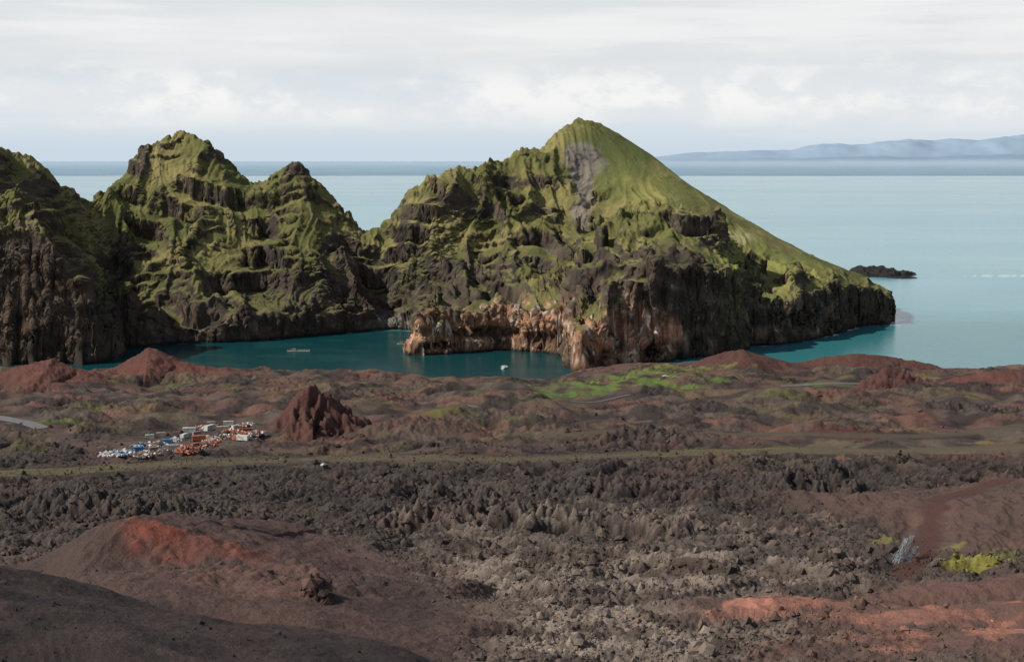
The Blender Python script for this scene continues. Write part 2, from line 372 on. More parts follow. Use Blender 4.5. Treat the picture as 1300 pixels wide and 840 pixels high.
def near_h(x,y):
    z=base_h(x,y)
    w=n2(x/30,y/30,61); w2=n2(x/30,y/30,62)
    edge=y+70*n2(x/90,y/60,63)+45*n2(x/30,y/20,64)+x*.12
    lava=ss(225,260,y+20*w)*ss(690,590,edge)
    mid=ss(560,640,edge)*ss(1120,1040,y)
    cm={k:np.zeros(x.shape) for k in KEYS}
    f=flank(x,y); m=ss(-2,3,f-z+w)
    z=smax(z,f,5); cm['dark']=m; smooth=m.copy(); rgh=np.zeros(x.shape)
    for poly,sl,k,ro,key in RID:
        pp=[P(*c) for c in poly]
        xs=[p[0] for p in pp]; ys=[p[1] for p in pp]
        reach=90
        sel=(x>min(xs)-reach)&(x<max(xs)+reach)&(y>min(ys)-reach)&(y<max(ys)+reach)
        if not sel.any(): continue
        X_=x[sel]; Y_=y[sel]
        jw=0 if key=='crag' else 4*min(ro,1)
        dd,zc=seg_dist(X_+jw*w[sel],Y_+jw*w2[sel],pp)
        ws=w[sel]
        hh=zc-sl*np.sqrt(dd*dd+(25 if key in('cone','mound') else (.3 if key=='crag' else 3)))*(1+(.1 if key in('cone','mound') else .25)*ws)
        z0=z[sel]; z1=smax(z0,hh,k)
        m=ss(-3,4,hh-z0+1.5*ws) if key!='crag' else ss(-.8,.6,hh-z0)
        z[sel]=z1
        if key not in('lava','crag'):
            for q in cm: cm[q][sel]*=1-m
            smooth[sel]=smooth[sel]*(1-m)+m*(1-min(1,ro))
        cm[key][sel]=np.maximum(cm[key][sel],m)
        if key!='crag': rgh[sel]=np.maximum(rgh[sel]*(1-m),m*ro)
    sm=1-smooth*.95
    patch=.25+.75*ss(-.4,.4,fbm(x/60+.6*w,y/38,3,69)); fine=.5+.5*ss(-.4,.4,n2(x/26,y/20,70))
    big=ridged(x/70+.7*w,y/30+.7*w2,3,71)
    lv=lava*sm
    c1_=cell(x/5.5+.8*w,y/4.4+.8*w2,2,1.0); c2_=cell(x/1.9+.5*c1_,y/1.6,3,1.1)
    blk=patch*(c1_-.35)*1.6+fine*(c2_-.35)*1.0
    z=z+lv*(2.6*(big-.7)+blk+1.1*fbm(x/12,y/7,3,76)+.35*fbm(x/1.5,y/1.5,2,77,.6))
    hum=ss(-.35,.3,n2(x/80,y/60,85))
    z=z+mid*sm*(4.8*fbm(x/55,y/42,2,81)+2.2*fbm(x/18,y/16,2,80)+hum*(blk*1.0+.9*ridged(x/14,y/12,3,83,.6)))
    z=z+rgh*((c1_-.35)*3.0+(c2_-.35)*1.5+1.2*ridged(x/9,y/9,3,86)-.6)
    z=z+cm['crag']*(2.4*cell(x/2.0,y/2.0,6)+1.0*ridged(x/2,y/2,3,95)-1)
    z=z+.22*fbm(x/5,y/5,4,89)*ss(1500,200,y)*(1-lava)+ (1-smooth)*.15*n2(x/1.5,y/1.5,90)
    er=np.clip(cm['red']+cm['red2']+.25*cm['cone']+.2*cm['mound'],0,1)
    z=z+er*(.9*ridged(x/9,y/22,3,92)-.3)*ss(1200,250,y)
    sf=np.clip(cm['dark']+cm['cone']+cm['mound'],0,1)
    z=z+sf*(1.3*fbm(x/24,y/24,2,93)+.3*fbm(x/5,y/5,2,99)+.09*n2(x/.8,y/.8,94))
    rr=cm['cone']*gauss(x,y,P(370,740,325)[0],325,45,30)*ss(-.15,.35,n2(x/12,y/12,96))
    z=z+rr*2.2*cell(x/2.6,y/2.6,7)
    return z,cm,lava,mid
ncol=1440
us=np.linspace(-.46,.46,ncol)
Dn=np.concatenate([np.linspace(45,150,80,endpoint=False),np.linspace(150,215,170,endpoint=False),np.exp(np.linspace(math.log(215),math.log(700),820,endpoint=False)),np.linspace(700,1200,340)])
NX=us[None,:]*Dn[:,None]; NY=np.repeat(Dn[:,None],ncol,1)
NZ,cm,lava,mid=near_h(NX,NY)
DnG=NY
def hit(u,v):
    h=hit_grid(u,v,us,DnG,NZ)
    return h if h is not None else P(u,v,900)
ROADS=[('road',[(-60,522),(-10,528),(20,535),(54,545)],4.2),('road',[(552,519),(580,517),(610,518),(640,521)],2.0),
('road',[(725,508),(760,507),(800,505)],1.2),('road',[(990,489),(1040,486),(1100,485),(1190,478)],2.6)]
def catmull(p,n=14):
    p=[np.array(q) for q in p]; p=[2*p[0]-p[1]]+p+[2*p[-1]-p[-2]]; o=[]
    for i in range(1,len(p)-2):
        for k in range(n):
            t=k/n; o.append(.5*((2*p[i])+(-p[i-1]+p[i+1])*t+(2*p[i-1]-5*p[i]+4*p[i+1]-p[i+2])*t*t+(-p[i-1]+3*p[i]-3*p[i+1]+p[i+2])*t**3))
    o.append(p[-2]); return np.array(o)
def hitr(u,v):
    s,m=ray(u,v); D=np.linspace(150,1190,900); b=base_h(s*D,D); k=np.where(b>H+m*D)[0]; k=k[0] if len(k) else 899
    return (s*D[k],D[k],float(b[k]))
def onground(c,it):
    ci_=np.clip(np.searchsorted(us,c[:,0]/c[:,1]),0,ncol-1); ri_=np.clip(np.searchsorted(Dn,c[:,1]),0,len(Dn)-1)
    z=NZ[ri_,ci_].copy()
    for _ in range(it): z[1:-1]=(z[:-2]+z[1:-1]*2+z[2:])/4
    return z
roadpaths=[]
for nm,px,w in ROADS:
    c=catmull([hitr(*q) for q in px]); c[:,2]=onground(c,60)+.3; roadpaths.append((nm,c,w))
    sel=(NX>c[:,0].min()-25)&(NX<c[:,0].max()+25)&(NY>c[:,1].min()-40)&(NY<c[:,1].max()+25)
    dd,zc=seg_dist(NX[sel],NY[sel],[tuple(q) for q in c])
    m=ss(w+16,w+2,dd); NZ[sel]=NZ[sel]*(1-m)+(zc-.25)*m
JA=n2(NX/12,NY/12,101); JB=n2(NX/4,NY/4,103)
def blob(u,v,ru,rv,j=.4):
    h=hit(u,v); rx=ru*h[1]/F; ry=rv*h[1]**2/(F*max(20,H-h[2]))
    return ss(1.2,.5,np.hypot((NX-h[0])/rx,(NY-h[1])/ry)+JA*j+JB*j*.5)
a1=fbm(NX/60,NY/60,4,111); a2=fbm(NX/14,NY/14,4,113); a3=n2(NX/3,NY/3,115)
sh=NX.shape
col=np.broadcast_to(np.array([.072,.056,.048]),sh+(3,)).copy()
col=mix(col,[.12,.093,.077],ss(-.3,.6,a2)*.6)
col=mix(col,[.100,.053,.043],mid*ss(-.2,.5,a1)*.75)
col=mix(col,[.15,.076,.057],mid*ss(.0,.5,fbm(NX/45,NY/45,3,117))*.65)
col=mix(col,[.11,.09,.05],mid*ss(.0,.5,fbm(NX/70,NY/25,3,119))*.55)
col=mix(col,[.034,.028,.027],mid*ss(.0,.35,fbm(NX/30,NY/22,3,121))*.8)
band=lava*ss(360,480,NY+60*a1)
col=mix(col,[.050,.041,.036],lava*ss(-.2,.5,a1)*.5)
col=mix(col,[.036,.030,.028],band*.72)
soft_=np.clip(cm['cone']+cm['dark']+cm['mound'],0,1)
col=mix(col,[.086,.057,.047],lava*ss(.05,.45,fbm(NX/50,NY/30,3,125))*.35)
col=mix(col,[.145,.115,.093],blob(780,680,300,55,.8)*(1-soft_)*ss(-.8,.6,a2+.3*a3+a1)*.7)  # weaker sunlight on the middle lava, painted as a paler tone
lit=np.clip(blob(680,800,330,100,.5)*.85+blob(760,740,260,50,.8)*.6,0,1)  # sun patch between cloud shadows, painted into the lava colour
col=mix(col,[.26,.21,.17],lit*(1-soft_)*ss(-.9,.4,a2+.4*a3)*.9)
hollow=blur(NZ,6)-NZ  # cavity mask: shade in hollows, light on crests painted into the ground colour
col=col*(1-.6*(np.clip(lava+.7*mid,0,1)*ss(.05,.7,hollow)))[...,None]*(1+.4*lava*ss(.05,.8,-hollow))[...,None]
for key,c,amt in(('cone',(.090,.055,.047),.95),('mound',(.135,.076,.062),.95),('red',(.105,.043,.034),.92),('red2',(.098,.060,.050),.8),('dred',(.085,.038,.032),.85),('brn',(.058,.046,.040),.8),('dark',(.048,.035,.033),1),('crag',(.14,.074,.060),.85)):
    col=mix(col,c,cm[key]*amt)
col=mix(col,[.05,.032,.028],cm['crag']*ss(-.1,.3,JB)*.7)
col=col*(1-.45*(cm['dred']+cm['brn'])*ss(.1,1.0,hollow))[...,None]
rd=np.clip(cm['red']+cm['red2']+cm['mound'],0,1)
col=mix(col,[.16,.082,.062],rd*ss(0,.6,a2+.4*a1)*.3)
col=mix(col,[.058,.044,.039],rd*ss(0,.7,-a1+.3*a2)*.45)
col=mix(col,[.078,.053,.046],cm['dark']*ss(-.1,.6,a1+.6*a2)*.6)
col=mix(col,[.03,.024,.023],cm['dark']*ss(.1,.6,fbm(NX/20,NY/30,3,123))*.6)
cn=cm['cone']
col=mix(col,[.05,.038,.034],cn*ss(.0,.5,a1+.5*a2)*.6)
col=mix(col,[.155,.085,.066],cn*blob(320,735,140,36,.6)*.6)
col=mix(col,[.24,.07,.043],cn*np.clip(blob(195,672,46,12,.6)+blob(160,656,20,8,.6),0,1)*.75)
col=mix(col,[.15,.05,.036],cn*blob(245,690,100,16,.7)*.6)
col=mix(col,[.055,.04,.035],cn*blob(90,700,80,30)*.6)
for b_ in((1010,775,90,26),(1070,812,90,26),(1185,775,80,26),(950,770,40,20),(1270,800,60,22)):
    col=mix(col,[.44,.19,.13],cm['mound']*blob(*b_,1.1)*(.3+.4*ss(-.5,.5,a2+.6*a3)))  # sunlit patches on the mound painted in salmon
for u,v,ru,rv,c,k_ in((780,492,95,11,(.10,.15,.033),1),(820,470,80,7,(.11,.14,.038),1),(700,503,60,5,(.085,.125,.03),1),(870,467,60,4,(.16,.16,.045),.8),(600,500,30,3,(.08,.10,.03),.7),(60,535,45,4,(.09,.12,.03),.9),(120,520,40,3,(.09,.11,.03),.7),(1180,480,40,3,(.17,.15,.04),.7),(1230,505,60,3,(.13,.13,.04),.7),(1238,710,34,10,(.24,.22,.045),.8),(1212,694,22,5,(.20,.18,.045),.8),(1270,700,26,6,(.14,.15,.04),.7),(1120,688,30,6,(.16,.13,.04),.7),(1165,738,18,5,(.18,.165,.04),.8),(310,488,30,3,(.17,.15,.04),.7),(480,508,40,3,(.11,.11,.03),.7),(560,520,50,3,(.11,.11,.03),.7),(1030,487,60,3,(.09,.12,.03),.8),(640,532,50,3,(.07,.075,.03),.7),(920,478,50,4,(.09,.12,.03),.8),(690,482,20,4,(.09,.12,.03),.8),(200,493,50,3,(.09,.11,.03),.7),(985,500,40,3,(.11,.11,.04),.7),(30,570,60,5,(.08,.075,.03),.7),(1270,562,40,3,(.15,.125,.03),.8)):
    col=mix(col,c,np.clip(blob(u,v,ru,rv,.7)*.9*k_*ss(-.6,.15,a2+a3*.5),0,1))
for pl,w,c,fw,lift in(([(-100,608),(0,604),(200,594),(420,584),(650,584),(900,578),(1300,568),(1450,564)],5.5,(.10,.082,.052),22,1.0),([(330,570),(450,578),(560,575)],3,(.1,.07,.055),8,0),([(700,560),(900,550),(1100,556),(1300,548)],4,(.085,.07,.048),14,.5),([(30,505),(150,500),(330,492)],4,(.09,.05,.04),8,0),([(60,545),(120,575),(150,590)],4,(.09,.06,.05),8,0),([(1150,725),(1178,690),(1186,668),(1215,650),(1260,636),(1340,622)],3.2,(.085,.040,.034),8,0)):
    cc=catmull([hitr(*q) for q in pl]); cc[:,2]=onground(cc,60)+lift
    sel=(NX>cc[:,0].min()-30)&(NX<cc[:,0].max()+30)&(NY>cc[:,1].min()-30)&(NY<cc[:,1].max()+30)
    dd,zc=seg_dist(NX[sel],NY[sel],[tuple(q) for q in cc]); m=ss(w*1.7,w*.6,dd+2.2*a2[sel]); mf=ss(fw,w,dd+2*a2[sel])
    NZ[sel]=NZ[sel]*(1-.9*mf)+zc*.9*mf
    col[sel]=mix(col[sel],c,m*.8)
    if lift>=1:
        m2=ss(3,1,np.abs(dd-w*.9)+2.5*a2[sel]); col[sel]=mix(col[sel],(.13,.125,.04),m2*.6*ss(-.3,.4,a1[sel]))
        m3=ss(2.2,1.2,dd); col[sel]=mix(col[sel],(.12,.092,.072),m3*.6)
yard=blob(240,560,110,14); col=mix(col,[.12,.09,.075],yard*.7)
hy=hitr(228,560); dyard=np.hypot((NX-hy[0])/38,(NY-hy[1])/45); m=ss(1.12,.8,dyard); NZ=NZ*(1-m)+(base_h(NX,NY)+.3*JB)*m
col=mix(col,[.025,.022,.02],ss(1.5,.3,NZ))
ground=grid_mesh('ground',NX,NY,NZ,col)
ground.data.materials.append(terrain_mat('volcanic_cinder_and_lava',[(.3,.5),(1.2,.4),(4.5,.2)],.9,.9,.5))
ground['kind']='structure'; ground['label']='dark brown and red volcanic lava field'; ground['category']='ground'
for nm,c,w in roadpaths:
    t=np.gradient(c[:,:2],axis=0); t/=np.linalg.norm(t,axis=1)[:,None]; nn=np.stack([-t[:,1],t[:,0]],1)
    offs=np.array([-w,-w*.5,0,w*.5,w])
    xx=c[:,0:1]+nn[:,0:1]*offs; yy=c[:,1:2]+nn[:,1:2]*offs; zz=np.repeat(c[:,2:3],5,1)
    ob=grid_mesh(nm,xx,yy,zz,np.broadcast_to(np.array([.14,.135,.135]),xx.shape+(3,)).copy())
    ob.data.materials.append(terrain_mat('asphalt',[(.4,.3),(3,.3)],.3,.1,.15))
    ob['kind']='structure'; ob['label']='narrow grey road across the lava'; ob['category']='road'
# ---------------------------------------------------------------- SEA
sr=np.concatenate([np.linspace(950,1640,460,endpoint=False),np.exp(np.linspace(math.log(1640),math.log(65000),230))])
sr=np.concatenate([np.linspace(40,950,12,endpoint=False),sr])
scs=np.concatenate([np.linspace(-1.6,-.5,14,endpoint=False),np.linspace(-.5,.5,760,endpoint=False),np.linspace(.5,1.6,14)])
SX=scs[None,:]*sr[:,None]; SY=np.repeat(sr[:,None],len(scs),1)
SZ=np.where(SY<950,-6.0,0)+0*SX
b1=fbm(SX/300,SY/300,3,131); b2=fbm(SX/60,SY/25,3,133)
b3=fbm(SX/2500,SY/500,3,134)
c=np.broadcast_to(np.array([.155,.335,.375]),SX.shape+(3,)).copy()
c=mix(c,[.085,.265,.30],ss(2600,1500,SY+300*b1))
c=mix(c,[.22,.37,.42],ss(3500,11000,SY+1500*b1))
c=mix(c,[.10,.27,.34],ss(.0,.5,b3)*ss(1700,2600,SY)*.5)
c=mix(c,[.11,.29,.335],ss(.05,.45,fbm(SX/500,SY/70,3,136))*ss(1500,1700,SY)*ss(5000,3000,SY)*.5)
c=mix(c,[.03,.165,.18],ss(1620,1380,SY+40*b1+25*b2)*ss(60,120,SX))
c=mix(c,[.004,.045,.050],ss(1420,1380,SY)*ss(90,40,SX+.0*SY))  # dark reflection of the headland painted into the harbour teal
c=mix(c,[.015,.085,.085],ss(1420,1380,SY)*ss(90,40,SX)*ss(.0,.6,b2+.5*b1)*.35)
sdv=lut(SD,np.clip(SX,-955,610),np.clip(SY,1045,2050)); near=(SY<1800)
f=near*ss(-9,-2,sdv+5*n2(SX/9,SY/9,135))*ss(.0,.4,n2(SX/25,SY/25,137)+.15)*ss(200,260,SX)
c=mix(c,[.8,.85,.86],f*.9)
f2=near*ss(-4,-1,sdv)*ss(.1,.5,n2(SX/12,SY/12,138))*.35; c=mix(c,[.6,.65,.65],f2)
bx,by=sea_pt(640,466)
wk=ss(1,.3,np.hypot((SX-bx)/3.2,(SY-by-4)/9)+.3*n2(SX/2,SY/2,139)); c=mix(c,[.75,.82,.82],wk)
bx2,by2=sea_pt(1275,349.5)
wk=ss(1,.3,np.hypot((SX-bx2)/60,(SY-by2)/9)+.7*n2(SX/10,SY/8,139)); c=mix(c,[.06,.10,.12],wk*.7)
wk=ss(1,.3,np.hypot((SX-bx2)/45,(SY-by2+9)/5)+1.2*n2(SX/8,SY/8,140)); c=mix(c,[.75,.8,.8],wk*.4)
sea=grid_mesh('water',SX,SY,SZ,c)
m,nt,b=new_mat('sea_water'); N=nt.nodes; L=nt.links
at=N.new('ShaderNodeVertexColor'); at.layer_name='Col'; L.new(at.outputs['Color'],b.inputs['Base Color'])
tc=N.new('ShaderNodeTexCoord'); mp=N.new('ShaderNodeMapping'); mp.inputs['Scale'].default_value=(.12,.3,.2)
L.new(tc.outputs['Object'],mp.inputs[0]); no=N.new('ShaderNodeTexNoise'); no.inputs['Scale'].default_value=1; no.inputs['Detail'].default_value=5
L.new(mp.outputs[0],no.inputs['Vector']); bu=N.new('ShaderNodeBump'); bu.inputs['Strength'].default_value=.5; bu.inputs['Distance'].default_value=.6
L.new(no.outputs['Fac'],bu.inputs['Height']); L.new(bu.outputs[0],b.inputs['Normal'])
b.inputs['Roughness'].default_value=.22; b.inputs['IOR'].default_value=1.33; b.inputs['Specular IOR Level'].default_value=.36
sea.data.materials.append(m); sea['kind']='structure'; sea['label']='teal harbour water and pale open sea'; sea['category']='sea'
# ---------------------------------------------------------------- DISTANT COAST
fs=np.linspace(-.75,.75,700); fr=np.concatenate([np.linspace(13000,30000,40,endpoint=False),np.linspace(30000,46000,60)])
FX=fs[None,:]*fr[:,None]; FY=np.repeat(fr[:,None],len(fs),1)
mu=np.array([-700,0,300,500,620,800,850,900,960,1000,1040,1100,1150,1180,1240,1290,1340,1500,2000]); mh=np.array([0,0,0,0,0,60,210,290,330,320,480,550,690,600,690,730,620,640,500])
crest=np.interp(fs*F*1.0+650,mu,mh)
crest2=np.interp(fs*F+650,[700,820,900,1000,1100,1180,1260,1400,2000],[0,60,170,210,330,300,420,380,300])
prof2=np.exp(-((FY-42000)/3000)**2); prof3=np.exp(-((FY-34000)/2000)**2)
FZ=8+25*ss(13200,30000,FY)+crest[None,:]*prof2*(1+.16*fbm(FX/1500,FY/3000,4,141))+crest2[None,:]*.5*prof3*(1+.25*fbm(FX/1800,FY/3000,4,142))
FZ=FZ+ (fbm(FX/900,FY/1500,3,145)*10)*ss(13000,16000,FY)
FZ[0,:]=-20
FZ[-1,:]=-20
c=mix(np.broadcast_to(np.array([.205,.305,.385]),FX.shape+(3,)).copy(),[.31,.41,.50],ss(15000,30000,FY))  # aerial haze painted into the land colours, here and below
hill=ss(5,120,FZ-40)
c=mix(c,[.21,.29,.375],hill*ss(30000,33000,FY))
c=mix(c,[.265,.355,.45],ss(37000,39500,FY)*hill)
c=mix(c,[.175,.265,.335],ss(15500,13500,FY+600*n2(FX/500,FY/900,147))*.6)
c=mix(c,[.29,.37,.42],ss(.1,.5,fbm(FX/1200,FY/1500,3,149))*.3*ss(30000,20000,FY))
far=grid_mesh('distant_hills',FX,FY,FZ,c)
far.data.materials.append(terrain_mat('hazy_blue_land',[(.002,.1)],.0,1,.03))
far['kind']='structure'; far['label']='low hazy blue coast with long mountain ridge'; far['category']='hills'
# ---------------------------------------------------------------- small mesh builders
def mesh_obj(name,verts,faces,mat,parent=None,smooth=False,label=None):
    me=bpy.data.meshes.new(name); me.from_pydata(verts,[],faces); me.update()
    if smooth: me.polygons.foreach_set('use_smooth',[True]*len(me.polygons))
    me.materials.append(mat); ob=bpy.data.objects.new(name,me); bpy.context.scene.collection.objects.link(ob)
    if parent: ob.parent=parent
    if label: ob['label']=label
    return ob
def boxes(lst):
    V=[];Fc=[]
    for b_ in lst:
        cx,cy,cz,sx,sy,sz=b_[:6]; R=b_[6] if len(b_)>6 else None; n=len(V)
        for dx,dy,dz in((-1,-1,-1),(1,-1,-1),(1,1,-1),(-1,1,-1),(-1,-1,1),(1,-1,1),(1,1,1),(-1,1,1)):
            v=Vector((dx*sx/2,dy*sy/2,dz*sz/2))
            if R is not None: v=R@v
            V.append((cx+v.x,cy+v.y,cz+v.z))
        Fc+=[tuple(n+i for i in q) for q in((0,3,2,1),(4,5,6,7),(0,1,5,4),(1,2,6,5),(2,3,7,6),(3,0,4,7))]
    return V,Fc
def cyl(c,r,h,axis='y',n=14):
    V=[];
    for k in(-.5,.5):
        for i in range(n):
            a=2*math.pi*i/n
            p=(math.cos(a)*r,k*h,math.sin(a)*r) if axis=='y' else (math.cos(a)*r,math.sin(a)*r,k*h)
            V.append((c[0]+p[0],c[1]+p[1],c[2]+p[2]))
    Fc=[(i,(i+1)%n,n+(i+1)%n,n+i) for i in range(n)]+[tuple(range(n))[::-1],tuple(range(n,2*n))]
    return V,Fc
def empty(name,loc,rz,label,cat,group=None):
    e=bpy.data.objects.new(name,None); bpy.context.scene.collection.objects.link(e); e.location=loc; e.rotation_euler=(0,0,rz)
    e['label']=label; e['category']=cat
    if group: e['group']=group
    return e
def gz(x,y):
    c=int(np.clip(np.searchsorted(us,x/y),0,ncol-1)); return float(np.interp(y,Dn,NZ[:,c]))
COL={'blue':(.05,.2,.42),'white':(.62,.61,.57),'orange':(.44,.13,.06),'red':(.30,.06,.04),'grey':(.28,.27,.26),'green':(.06,.2,.12),'cream':(.46,.41,.31)}
def container(x,y,z,rz,colr,L_=6.06,scl=.82):
    e=empty('shipping_container',(x,y,z),rz,f'{colr} steel shipping container standing in scrap yard','container','containers in the scrap yard')
    e.scale=(scl,scl,scl)
    mt=paint('painted_steel_'+colr,COL[colr],.55,0,.5,.6)
    b_=[(0,0,1.35,L_-.1,2.3,2.4),(0,0,.1,L_,2.44,.2),(0,1.17,2.55,L_,.1,.12),(0,-1.17,2.55,L_,.1,.12)]
    for sx in(-1,1):
        for sy in(-1,1): b_.append((sx*(L_/2-.08),sy*1.15,1.3,.16,.16,2.58))
    for i in range(int(L_/.4)-1):
        xx=-L_/2+.4*(i+1)
        for sy in(-1,1): b_.append((xx,sy*1.17,1.35,.16,.08,2.3))
    mesh_obj('body',*boxes(b_),mt,e)
    for sy in(-1,1):
        mesh_obj('door',*boxes([(L_/2+.0,sy*.55,1.35,.09,1.0,2.3),(L_/2+.07,sy*.4,1.35,.05,.05,2.3),(L_/2+.07,sy*.75,1.35,.05,.05,2.3)]),mt,e)
    return e
def truck(x,y,z,rz,cc,bc):
    e=empty('truck',(x,y,z),rz,f'{cc} truck with {bc} cargo box parked in yard','truck','vehicles in the scrap yard')
    mesh_obj('cab',[(2.2,-1.15,.6),(4.2,-1.15,.6),(4.2,1.15,.6),(2.2,1.15,.6),(2.2,-1.15,1.7),(4.2,-1.15,1.6),(4.2,1.15,1.6),(2.2,1.15,1.7),(2.2,-1.05,2.8),(3.7,-1.05,2.8),(3.7,1.05,2.8),(2.2,1.05,2.8)],
      [(0,3,2,1),(0,1,5,4),(1,2,6,5),(2,3,7,6),(3,0,4,7),(4,5,9,8),(5,6,10,9),(6,7,11,10),(7,4,8,11),(8,9,10,11)],paint('painted_steel_'+cc,COL[cc]),e)
    mesh_obj('windscreen',[(4.19,-.95,1.72),(4.19,.95,1.72),(3.77,.9,2.68),(3.77,-.9,2.68)],[(0,1,2,3)],paint('dark_glass',(.03,.04,.05),.15),e)
    mesh_obj('cargo_box',*boxes([(-1.0,0,1.95,6.1,2.4,2.3),(-1,0,.72,6.2,1.2,.2)]),paint('painted_steel_'+bc,COL[bc]),e)
    for wx in(3.2,-1.6,-2.9):
        for wy in(-1.05,1.05): mesh_obj('wheel',*cyl((wx,wy,.48),.48,.3),paint('rubber',(.02,.02,.02),.9),e)
    return e
def car(x,y,z,rz,cc,lab):
    e=empty('parked_car',(x,y,z),rz,lab,'car','cars parked on the lava tracks')
    pf=[(-2.1,.45),(-2.15,.95),(-1.9,1.0),(-1.5,1.45),(.3,1.48),(1.0,1.0),(2.0,.88),(2.15,.45)]
    V=[(a,-.85 if c<1.2 else -.7,c) for a,c in pf]+[(a,.85 if c<1.2 else .7,c) for a,c in pf]; n=8
    Fc=[tuple(range(n)),tuple(range(2*n-1,n-1,-1))]+[(i,i+n,(i+1)%n+n,(i+1)%n) for i in range(n)]
    mesh_obj('body',V,Fc,paint('painted_steel_'+cc,COL[cc]),e)
    mesh_obj('window',[(.4,-.69,1.42),(.4,.69,1.42),(.99,.76,1.05),(.99,-.76,1.05)],[(0,1,2,3)],paint('dark_glass',(.03,.04,.05),.15),e)
    for wx in(-1.35,1.35):
        for wy in(-.8,.8): mesh_obj('wheel',*cyl((wx,wy,.32),.32,.22),paint('rubber',(.02,.02,.02),.9),e)
    return e
def heap(x,y,z,r,h,mats,label,n=75):
    bl=[(0,0,.1,r*.5,r*.5,.5)]
    for i in range(n):
        a=random.random()*6.28; q=math.sqrt(random.random())*r; hh=h*(1-q/r)*random.random()
        R=Matrix.Rotation(random.random()*6.28,3,'Z')@Matrix.Rotation(random.uniform(-.7,.7),3,'X')@Matrix.Rotation(random.uniform(-.7,.7),3,'Y')
        bl.append((math.cos(a)*q,math.sin(a)*q,hh+.2,random.uniform(.6,3.2),random.uniform(.3,1.5),random.uniform(.2,1.0),R))
    V,Fc=boxes(bl)
    ob=mesh_obj('scrap_heap',V,Fc,mats[0])
    for mm in mats[1:]: ob.data.materials.append(mm)
    for i,p in enumerate(ob.data.polygons): p.material_index=(i//6*7)%len(mats)
    ob.location=(x,y,z); ob['label']=label; ob['category']='scrap'; ob['group']='scrap heaps in the yard'
    return ob
def at(u,v):
    h=hit(u,v); return h[0],h[1],gz(h[0],h[1])-.1
yardc=[(212,563,.05,'blue'),(190,556,.3,'white'),(234,556,1.3,'white'),(240,549,.1,'white'),(204,553,.2,'cream'),(250,552,.6,'grey'),(266,546,1.1,'white'),(275,543,1.2,'orange'),(290,541,.1,'white'),(283,548,.2,'cream'),(300,556,.4,'orange'),(312,550,.1,'red'),(299,544,.9,'white'),(228,568,.2,'orange'),(248,567,.9,'orange'),(176,573,.2,'blue'),(160,577,.1,'grey'),(195,572,.5,'grey'),(318,549,1.1,'white'),(268,540,.2,'cream')]
for u,v,rz,cc in yardc: container(*at(u,v),rz,cc,6.06,random.choice((.7,.85,1.05)))
truck(*at(255,560),.3,'white','orange'); truck(*at(306,560),2.8,'orange','white'); truck(*at(222,573),.1,'white','grey')
W_=paint('painted_steel_white',COL['white']); O_=paint('painted_steel_orange',COL['orange']); G_=paint('painted_steel_grey',COL['grey']); RU=paint('rusty_iron',(.22,.08,.04),.8); BL=paint('painted_steel_blue',COL['blue']); DK=paint('dark_scrap_metal',(.06,.05,.05),.8)
for u,v,r,h,ms,lb in((240,572,6,2.2,[O_,RU,DK,O_],'orange rusty scrap metal heap on yard ground'),(215,572,6,2,[W_,RU,G_,DK],'pale mixed scrap heap beside containers'),(290,552,6,2.4,[O_,W_,RU,DK],'orange and white scrap heap beside trucks'),(155,576,6,1.3,[W_,G_,BL],'low heap of white and grey scrap'),(185,577,6,1.4,[G_,W_,RU,DK],'low heap of grey metal scrap'),(324,551,5,1.8,[W_,O_,DK],'small white and orange scrap heap'),
 (200,566,5,2,[W_,G_,RU,DK],'pale scrap heap between containers'),(262,566,5,2,[RU,O_,DK],'rust brown scrap heap on cinder'),(278,556,5,2.2,[RU,W_,DK,G_],'mixed scrap heap between containers'),(300,549,5,2,[O_,RU,W_],'orange scrap heap among containers'),(222,560,5,2,[W_,DK,G_],'white and grey scrap heap'),(180,566,5,1.4,[W_,DK,G_,BL],'white grey and blue scrap heap'),(258,544,5,1.6,[W_,G_,RU],'pale scrap heap behind containers'),(268,561,4,1.6,[W_,O_,RU],'white and rust coloured scrap heap'),(140,577,5,.9,[G_,W_],'thin scatter of white scrap'),(312,541,4,1.4,[W_,RU,G_],'small pale and rust scrap heap')):
    heap(*at(u,v),r,h,ms,lb)
cr_=car(*at(411,593),1.1,'white','small white car on a gravel track'); cr_.scale=(.75,.75,.75)
car(*at(845,480),.1,'white','white car parked beside green slope'); car(*at(858,480),.1,'grey','grey car parked beside green slope')
def boat(x,y,rz,L_,label):
    e=empty('motorboat',(x,y,0),rz,label,'boat')
    secs=[(-.5,.36,.75),(-.2,.42,.75),(.15,.40,.85),(.38,.2,1.0),(.5,.01,1.15)]
    V=[]
    for t,w,h in secs:
        V+=[(t*L_,-w*L_*.45,h),(t*L_,-w*L_*.3,-.2),(t*L_,w*L_*.3,-.2),(t*L_,w*L_*.45,h)]
    Fc=[]
    for i in range(len(secs)-1):
        a=i*4;b_=a+4
        for k in range(3): Fc.append((a+k,b_+k,b_+k+1,a+k+1))
        Fc.append((a+3,b_+3,b_,a))
    Fc+=[(0,1,2,3)]
    mesh_obj('hull',V,Fc,W_,e)
    mesh_obj('cabin',*boxes([(-.02*L_,0,1.35,.32*L_,.22*L_,1.2)]),W_,e)
    mesh_obj('window',*boxes([(.145*L_,0,1.55,.03,.2*L_,.5)]),paint('dark_glass',(.03,.04,.05),.15),e)
    return e
x,y=sea_pt(640,467.5); boat(x,y,1.2,8,'small white motorboat leaving a wake')
